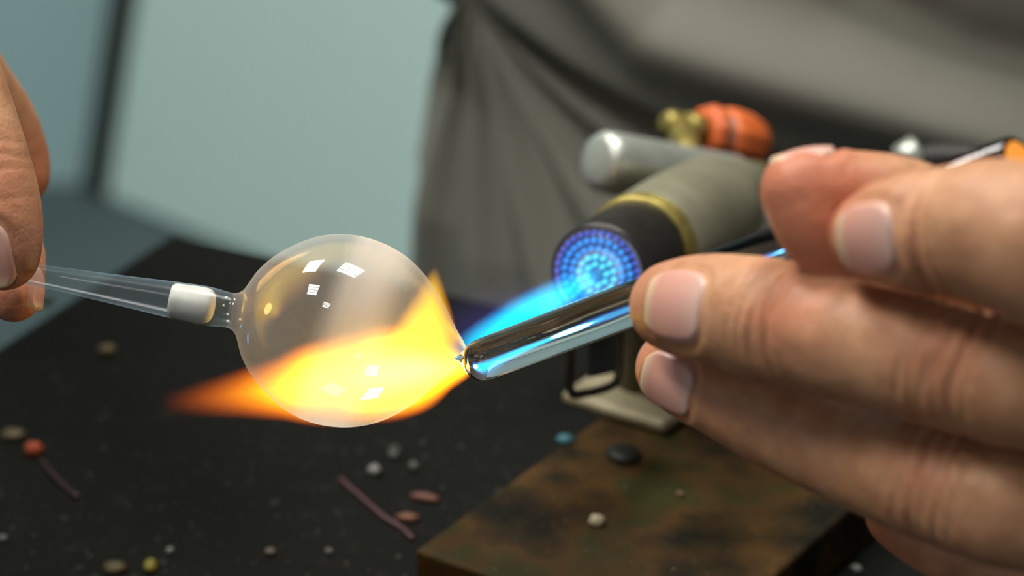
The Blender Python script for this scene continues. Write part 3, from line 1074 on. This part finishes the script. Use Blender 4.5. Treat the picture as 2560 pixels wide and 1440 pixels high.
for (x, y, wd, dp) in ((2250, 1172, .5, .22), (2300, 1190, .7, .3), (2352, 1209, .6, .6), (2405, 1226, .8, .3), (2450, 1240, .5, .55), (2500, 1254, .5, .35)):
    add_crease(ring, x, y, .51, axr2, front, wd, dp, 10.5)
axi = (P(2180, 588, .497) - P(2390, 572, .483)).normalized()
for (x, y, wd, dp) in ((2330, 590, .7, .2), (2375, 600, .7, .4), (2412, 605, .6, .5), (2445, 600, .5, .3), (2490, 590, .8, .4)):
    add_crease(ind, x, y, .484, axi, cv(0, -0.25, 1), wd, dp * 2.2, 12.5)
add_nail(mid, 1712, 782, .542, axm, cv(-.22, 0.12, 1), 6.9, 9.0)
add_nail(ring, 1680, 938, .556, axr, cv(-.28, -0.25, 1), 5.9, 6.6)
add_nail(ind, 2174, 596, .494, axi, cv(-.25, -0.02, 1), 6.4, 7.6)
add_nail(thm, 2010, 455, .508, cv(-1, -0.06, 0.05), cv(-.10, 1, -.45), 5.6, 6.0)
right_hand = Hand([mid, ring, pink, ind, thm, thm2], palm1)

# ---- the hand on the left (fingers point down, pinching the stem)
fa = Chain([(P(8, 634, .5885), 7.7), (P(2, 520, .588), 8.1), (P(-42, 380, .590), 8.8), (P(-110, 200, .595), 9.6), (P(-190, 0, .602), 10), (P(-330, -260, .62), 11)])
fb = Chain([(P(34, 734, .6125), 6.2), (P(18, 610, .628), 7.6), (P(-80, 430, .645), 8.6), (P(-240, 220, .66), 9.6), (P(-430, -40, .67), 12)])
fcx = Chain([(P(62, 446, .668), 5.6), (P(40, 385, .668), 7.2), (P(5, 290, .664), 7.2), (P(-90, 170, .655), 8.6), (P(-210, -20, .645), 9.6), (P(-350, -260, .645), 11)])
palm2 = [Chain([(P(-330, -260, .62), 11), (P(-520, -520, .66), 14), (P(-700, -900, .72), 20)], 2),
         Chain([(P(-350, -260, .645), 11), (P(-520, -520, .675), 14), (P(-700, -900, .72), 20)], 2),
         Chain([(P(-430, -40, .67), 12), (P(-560, -420, .69), 15), (P(-700, -900, .73), 20)], 2)]
axa = cv(0.05, -1, 0)
add_nail(fa, -10, 640, .5885, axa, cv(-.22, -0.05, 1), 6.3, 7.4)
add_nail(fb, 40, 722, .6125, cv(0.05, -1, 0.1), cv(1, 0.05, -0.12), 4.6, 5.0)
for (x, y, wd, dp) in ((0, 500, .4, .15), (-20, 430, .5, .25), (-35, 395, .5, .3), (-50, 365, .5, .2)):
    add_crease(fa, x, y, .589, axa, cv(0.3, 0, 1), wd, dp * 0.45, 8.5)
fdx = Chain([(P(-150, 385, .692), 6.8), (P(-170, 250, .702), 7.8), (P(-260, 60, .690), 8.8), (P(-370, -230, .668), 10.5)])
fex = Chain([(P(-245, 320, .708), 6.0), (P(-262, 215, .718), 6.8), (P(-335, 60, .708), 7.6), (P(-425, -180, .690), 9.5)])
palm2 += [Chain([(P(-370, -230, .668), 11), (P(-540, -520, .69), 14), (P(-700, -900, .725), 20)], 2),
          Chain([(P(-425, -180, .690), 10), (P(-570, -500, .70), 13), (P(-700, -900, .73), 20)], 2)]
left_hand = Hand([fa, fb, fcx, fdx, fex], palm2)

person = empty('person', (0.16, 0.40, FLOOR_Z), 'person in a grey work shirt holding the bulb and the rod in the flame', 'person')
body_v, body_f, flush = [], [], []
nails = []
for hand, h in ((right_hand, 0.00068), (left_hand, 0.00068)):
    pts = np.concatenate([c.p for c in hand.fingers + hand.palm])
    rr = max(c.r.max() for c in hand.fingers + hand.palm)
    lo = pts.min(0) - rr - 0.004; hi = pts.max(0) + rr + 0.004
    vv, ff = surface_nets(hand.dist, lo.astype(np.float64), hi.astype(np.float64), h)
    off = sum(len(x) for x in body_v)
    body_v.append(vv); body_f.append(ff + off)
    fl = np.zeros(len(vv))
    for c in hand.fingers:
        tip = c.p[0]; fl += 0.75 * np.exp(-((np.linalg.norm(vv - tip, axis=1)) / 0.011) ** 2)
        for cr in c.creases:
            fl += 0.16 * np.exp(-((np.linalg.norm(vv - (cr[0] + cr[2] * 0.009), axis=1)) / 0.006) ** 2)
    flush.append(np.clip(fl, 0, 0.8))
    for c in hand.fingers:
        nails += c.nails
# forearms under the sleeves, part of the same body mesh
SH_C = Vector((0.162, 0.408, 0))
sh_r = SH_C + E1 * 0.20 + Vector((0, 0, 0.36)) - E2 * 0.02
sh_l = SH_C - E1 * 0.20 + Vector((0, 0, 0.36)) - E2 * 0.02
arm_r = [P(3800, 1095, .597), P(4200, 1150, .66), Vector((0.36, 0.16, 0.075)), Vector((0.44, 0.27, 0.09)), sh_r]
arm_l = [P(-680, -860, .715), P(-900, -1150, .77), Vector((-0.24, 0.26, 0.27)), Vector((-0.25, 0.40, 0.25)), sh_l]
arm_rad = [0.021, 0.024, 0.034, 0.038, 0.048]
for arm in (arm_r, arm_l):
    cp = catmull([(*p, r) for p, r in zip(arm, arm_rad)], 8)
    tm = tube('tmp', [Vector(c[:3]) for c in cp], [float(c[3]) for c in cp], 28)
    off = sum(len(x) for x in body_v)
    body_v.append(np.array([v.co[:] for v in tm.vertices]))
    qs = np.array([list(p.vertices) for p in tm.polygons if len(p.vertices) == 4])
    body_f.append(qs + off)
    flush.append(np.zeros(len(tm.vertices)))
    bpy.data.meshes.remove(tm)
bv = np.concatenate(body_v); bf = np.concatenate(body_f); fl = np.concatenate(flush)
me = bpy.data.meshes.new('body')
me.vertices.add(len(bv)); me.vertices.foreach_set('co', bv.astype(np.float32).ravel())
me.loops.add(len(bf) * 4); me.loops.foreach_set('vertex_index', bf.astype(np.int32).ravel())
me.polygons.add(len(bf)); me.polygons.foreach_set('loop_start', np.arange(0, len(bf) * 4, 4, dtype=np.int32))
me.update(calc_edges=True); me.validate()
at = me.attributes.new('flush', 'FLOAT', 'POINT'); at.data.foreach_set('value', fl.astype(np.float32))
body = link('body', me, M['skin'], person)
for nl in nails:
    nm, mw = nail_mesh(nl)
    link('fingernail', nm, M['nail'], body, mw)

# ------------------------------------------------------------------ shirt
TA, TB = 0.20, 0.13                                   # half width, half depth of the torso
fp0 = SH_C + E2 * TB                                  # front of the belly


def sz(px, py):
    p = on_plane(px, py, fp0, E2)
    return np.array([(p - SH_C).dot(E1), p.z])


def seg_dist(S, Z, poly):
    """distance to a polyline and the signed side (positive = above)"""
    best = np.full(S.shape, 9.0); side = np.zeros(S.shape)
    for (a, b_) in zip(poly[:-1], poly[1:]):
        ab = b_ - a
        t = np.clip(((S - a[0]) * ab[0] + (Z - a[1]) * ab[1]) / (ab @ ab), 0, 1)
        dx, dz = S - a[0] - t * ab[0], Z - a[1] - t * ab[1]
        d = np.sqrt(dx * dx + dz * dz)
        cr = ab[0] * (Z - a[1]) - ab[1] * (S - a[0])
        m_ = d < best
        best[m_] = d[m_]; side[m_] = np.sign(cr[m_])
    return best, side


nphi = 420
phis = np.concatenate([np.linspace(-2.0, 2.0, 330), np.linspace(2.0, 2 * math.pi - 2.0, 60)[1:-1]])
zs = np.concatenate([np.linspace(-0.30, -0.13, 10)[:-1], np.linspace(-0.13, 0.09, 150), np.linspace(0.09, 0.42, 20)[1:], [0.45, 0.47, 0.48]])
PH, ZZ = np.meshgrid(phis, zs)
scl = 1 + 0.07 * np.clip((-0.005 - ZZ) / 0.05, 0, 1) - 0.25 * np.clip((ZZ - 0.3) / 0.15, 0, 1) - 0.55 * np.clip((ZZ - 0.42) / 0.06, 0, 1) ** 2
S = TA * np.sin(PH) * scl
D = TB * np.cos(PH) * scl
line = [sz(*p) for p in ((900, -60), (1110, 55), (1250, 112), (1450, 200), (1700, 292), (1900, 350), (2250, 430), (2700, 520))]
dist, side = seg_dist(S, ZZ, line)
sd = dist * side
fold = 0.020 / (1 + np.exp(-np.clip(sd, -0.05, 0.05) / 0.0022)) - 0.016 * np.exp(-((sd + 0.003) / 0.0045) ** 2)
org = sz(1010, 60)
ang = np.arctan2(-(ZZ - org[1]), (S - org[0])); rad_ = np.hypot(S - org[0], ZZ - org[1])
below = 1 / (1 + np.exp(np.clip((sd + 0.006) / 0.002, -30, 30)))
fold += below * 0.0062 * np.sin(ang * 17 + 0.8 + rad_ * 12) * np.clip(rad_ / 0.03, 0, 1)
rid = [sz(*p) for p in ((1480, -160), (1700, 40), (2000, 120), (2400, 230), (2700, 330))]
d2, _ = seg_dist(S, ZZ, rid)
fold += 0.017 * np.exp(-(d2 / 0.017) ** 2)
val_ = [sz(*p) for p in ((2200, -60), (2420, 90), (2700, 180))]
d3, _ = seg_dist(S, ZZ, val_)
fold -= 0.008 * np.exp(-(d3 / 0.012) ** 2)
frontw = np.clip(np.cos(PH) * 2.2 + 0.5, 0, 1)
D = D + fold * frontw
vs = [SH_C + E1 * float(s) + E2 * float(d) + Vector((0, 0, float(z))) for s, d, z in zip(S.ravel(), D.ravel(), ZZ.ravel())]
nc, nr = len(phis), len(zs)
fs = []
for i in range(nr - 1):
    for j in range(nc):
        a, b_ = i * nc + j, i * nc + (j + 1) % nc
        fs.append((a, b_, b_ + nc, a + nc))
shirt = link('shirt', mesh('shirt', vs, fs), M['cloth'], person)
for arm in (arm_r, arm_l):
    cp = catmull([(*p, r) for p, r in zip(arm[2:], (0.042, 0.05, 0.066))], 8)
    pts_, rads = [], []
    for i, c in enumerate(cp):
        pts_.append(Vector(c[:3])); rads.append(float(c[3]) * (1 + 0.05 * math.sin(i * 2.1)))
    link('sleeve', tube('sleeve', pts_, rads, 28, False), M['cloth'], shirt)


# ------------------------------------------------------------------ bits and crumbs on the bench
def chip(name, px, py, z, size, colr, label, cat, flat=0.6, rough=0.5, rz=0.0, group=None):
    bm = bmesh.new()
    bmesh.ops.create_icosphere(bm, subdivisions=2, radius=1)
    for v in bm.verts:
        k = 1 + random.uniform(-0.14, 0.14)
        v.co = Vector((v.co.x * size[0] * k, v.co.y * size[1] * k, v.co.z * size[2] * k))
        if v.co.z < -size[2] * 0.75: v.co.z = -size[2] * 0.75
    me_ = bpy.data.meshes.new(name); bm.to_mesh(me_); bm.free()
    g = G(px, py, z)
    mw = Matrix.Translation(g + Vector((0, 0, size[2] * 0.75))) @ Matrix.Rotation(rz, 4, 'Z')
    o_ = link(name, me_, simple(name + '_colour', tuple(0.62 * c for c in colr), tuple(0.36 * c for c in colr), 400, rough, spec=0.25), None, mw)
    tag(o_, label, cat, group)
    return o_


mm = 0.001
chip('ember_bead', 86, 1136, 0, (2.5 * mm, 2.5 * mm, 2.2 * mm), (0.50, 0.085, 0.03), 'round orange red glass bead at the left of the bench', 'glass bead')
chip('glass_crumb', 268, 886, 0, (2.6 * mm, 2.6 * mm, 1.8 * mm), (0.22, 0.16, 0.075), 'ochre glass crumb on the bench below the stem', 'glass crumb')
chip('glass_crumb', 32, 1094, 0, (3.4 * mm, 2.4 * mm, 1.4 * mm), (0.13, 0.10, 0.045), 'flat olive brown crumb beside the orange red bead', 'glass crumb')
chip('glass_crumb', 936, 1186, 0, (1.9 * mm, 1.9 * mm, 1.6 * mm), (0.30, 0.31, 0.29), 'pale grey glass crumb on the bench below the bulb', 'glass crumb')
chip('glass_crumb', 1034, 1172, 0, (1.6 * mm, 1.6 * mm, 1.2 * mm), (0.12, 0.125, 0.11), 'small dull grey crumb beside the pale grey crumb', 'glass crumb')
chip('glass_crumb', 985, 1135, 0, (2.0 * mm, 3.4 * mm, 0.9 * mm), (0.06, 0.065, 0.055), 'dark grey sliver on the bench under the flame', 'glass crumb')
chip('pink_offcut', 1062, 1250, 0, (4.2 * mm, 1.6 * mm, 1.1 * mm), (0.22, 0.085, 0.065), 'flat pink glass offcut beside the scorched board', 'glass offcut', rz=-0.25)
chip('pink_offcut', 1020, 1300, 0, (3.2 * mm, 1.7 * mm, 1.1 * mm), (0.24, 0.10, 0.06), 'orange pink glass offcut nearest the board corner', 'glass offcut', rz=-0.2)
chip('yellow_crumb', 376, 1424, 0, (1.9 * mm, 2.8 * mm, 1.5 * mm), (0.26, 0.22, 0.03), 'bright yellow crumb at the bottom edge of the bench', 'glass crumb')
chip('olive_crumb', 288, 1428, 0, (3.2 * mm, 2.6 * mm, 1.4 * mm), (0.10, 0.075, 0.025), 'brown olive crumb left of the bright yellow crumb', 'glass crumb')
chip('glass_crumb', 424, 1382, 0, (1.0 * mm, 1.0 * mm, 0.9 * mm), (0.32, 0.34, 0.33), 'tiny white crumb above the yellow crumb', 'glass crumb')
chip('glass_crumb', 676, 1386, 0, (1.5 * mm, 1.3 * mm, 1.0 * mm), (0.17, 0.16, 0.11), 'dull beige crumb between yellow crumb and board', 'glass crumb')
chip('glass_crumb', 822, 1384, 0, (1.1 * mm, 1.0 * mm, 0.9 * mm), (0.20, 0.20, 0.18), 'tiny pale crumb left of the board corner', 'glass crumb')
chip('glass_crumb', 118, 762, 0, (2.4 * mm, 2.4 * mm, 1.6 * mm), (0.05, 0.07, 0.045), 'dark green crumb just below the left fingertips', 'glass crumb')
chip('glass_crumb', 6, 1351, 0, (1.5 * mm, 1.2 * mm, 0.9 * mm), (0.16, 0.16, 0.16), 'small grey crumb at the lower left edge', 'glass crumb')
chip('cream_bead', 1492, 1312, BZ, (2.1 * mm, 1.8 * mm, 1.6 * mm), (0.58, 0.53, 0.36), 'shiny cream glass bead in the middle of the board', 'glass bead', rough=0.15)
chip('blue_crumb', 1412, 1104, BZ, (2.2 * mm, 2.0 * mm, 1.1 * mm), (0.07, 0.25, 0.32), 'sky blue crumb on the far edge of the board', 'glass crumb')
chip('glass_crumb', 1700, 1240, BZ, (1.1 * mm, 1.0 * mm, 0.8 * mm), (0.26, 0.17, 0.12), 'small pinkish crumb on the board under the hand', 'glass crumb')
chip('dark_cinder', 1558, 1142, BZ, (4.6 * mm, 5.0 * mm, 1.2 * mm), (0.012, 0.013, 0.009), 'flat black cinder on the board before the torch stand', 'cinder')
chip('glass_crumb', 2140, 1430, 0, (1.6 * mm, 1.4 * mm, 1.2 * mm), (0.30, 0.31, 0.28), 'white crumb on the bench right of the board', 'glass crumb')
for (pts_, colr, rd_, lab, z) in (
        ([(850, 1202), (905, 1250), (960, 1298), (1000, 1322), (1032, 1352)], (0.065, 0.024, 0.026), 0.65, 'thin dull pink glass stringer lying beside the board', 0),
        ([(100, 1152), (130, 1190), (165, 1225), (195, 1248)], (0.024, 0.006, 0.006), 0.7, 'thin dark red glass stringer below the orange red bead', 0)):
    cpt = [G(a, b_, z) + Vector((0, 0, rd_ * mm)) for a, b_ in pts_]
    cpt = [Vector(x) for x in catmull(cpt, 5)]
    o = link('glass_stringer', tube('glass_stringer', cpt, rd_ * mm, 8), simple('stringer_colour', colr, None, 300, 0.4), None)
    tag(o, lab, 'glass stringer')


def dust(name, region, z, n, smin_, smax, colr, label):
    vs_, fs_ = [], []
    for _ in range(n):
        px = random.uniform(*region[0]); py = random.uniform(*region[1])
        if z > 0:
            g = bl + ea * la * random.uniform(0.02, 0.8) + eb * lb * random.uniform(0.01, 0.98)
        else:
            g = G(px, py, 0)
            q_ = g - bl
            if -0.004 < q_.dot(ea) < la + 0.01 and -0.004 < q_.dot(eb) < lb + 0.02: continue
        g = Vector((g.x, g.y, z))
        s = random.uniform(smin_, smax) * mm * (0.6 + random.random() ** 4)
        a = random.uniform(0, 6.28)
        b0 = len(vs_)
        for k in range(4):
            t = a + k * 1.5708
            vs_.append(g + Vector((math.cos(t) * s * random.uniform(.6, 1.3), math.sin(t) * s, 0.00005)))
        vs_.append(g + Vector((0, 0, s * 0.8)))
        for k in range(4):
            fs_.append((b0 + k, b0 + (k + 1) % 4, b0 + 4))
    o_ = link(name, mesh(name, vs_, fs_), simple(name + '_colour', colr, tuple(0.25 * c for c in colr), 90, 0.6), None, None, False)
    tag(o_, label, 'grit', kind='stuff')


dust('bench_grit', ((-100, 1300), (900, 1520)), 0, 520, 0.35, 0.8, (0.022, 0.0215, 0.017), 'fine grey grit scattered over the black bench')
dust('board_grit', ((0, 1), (0, 1)), BZ, 260, 0.25, 0.55, (0.05, 0.042, 0.018), 'fine pale grit on the scorched board')
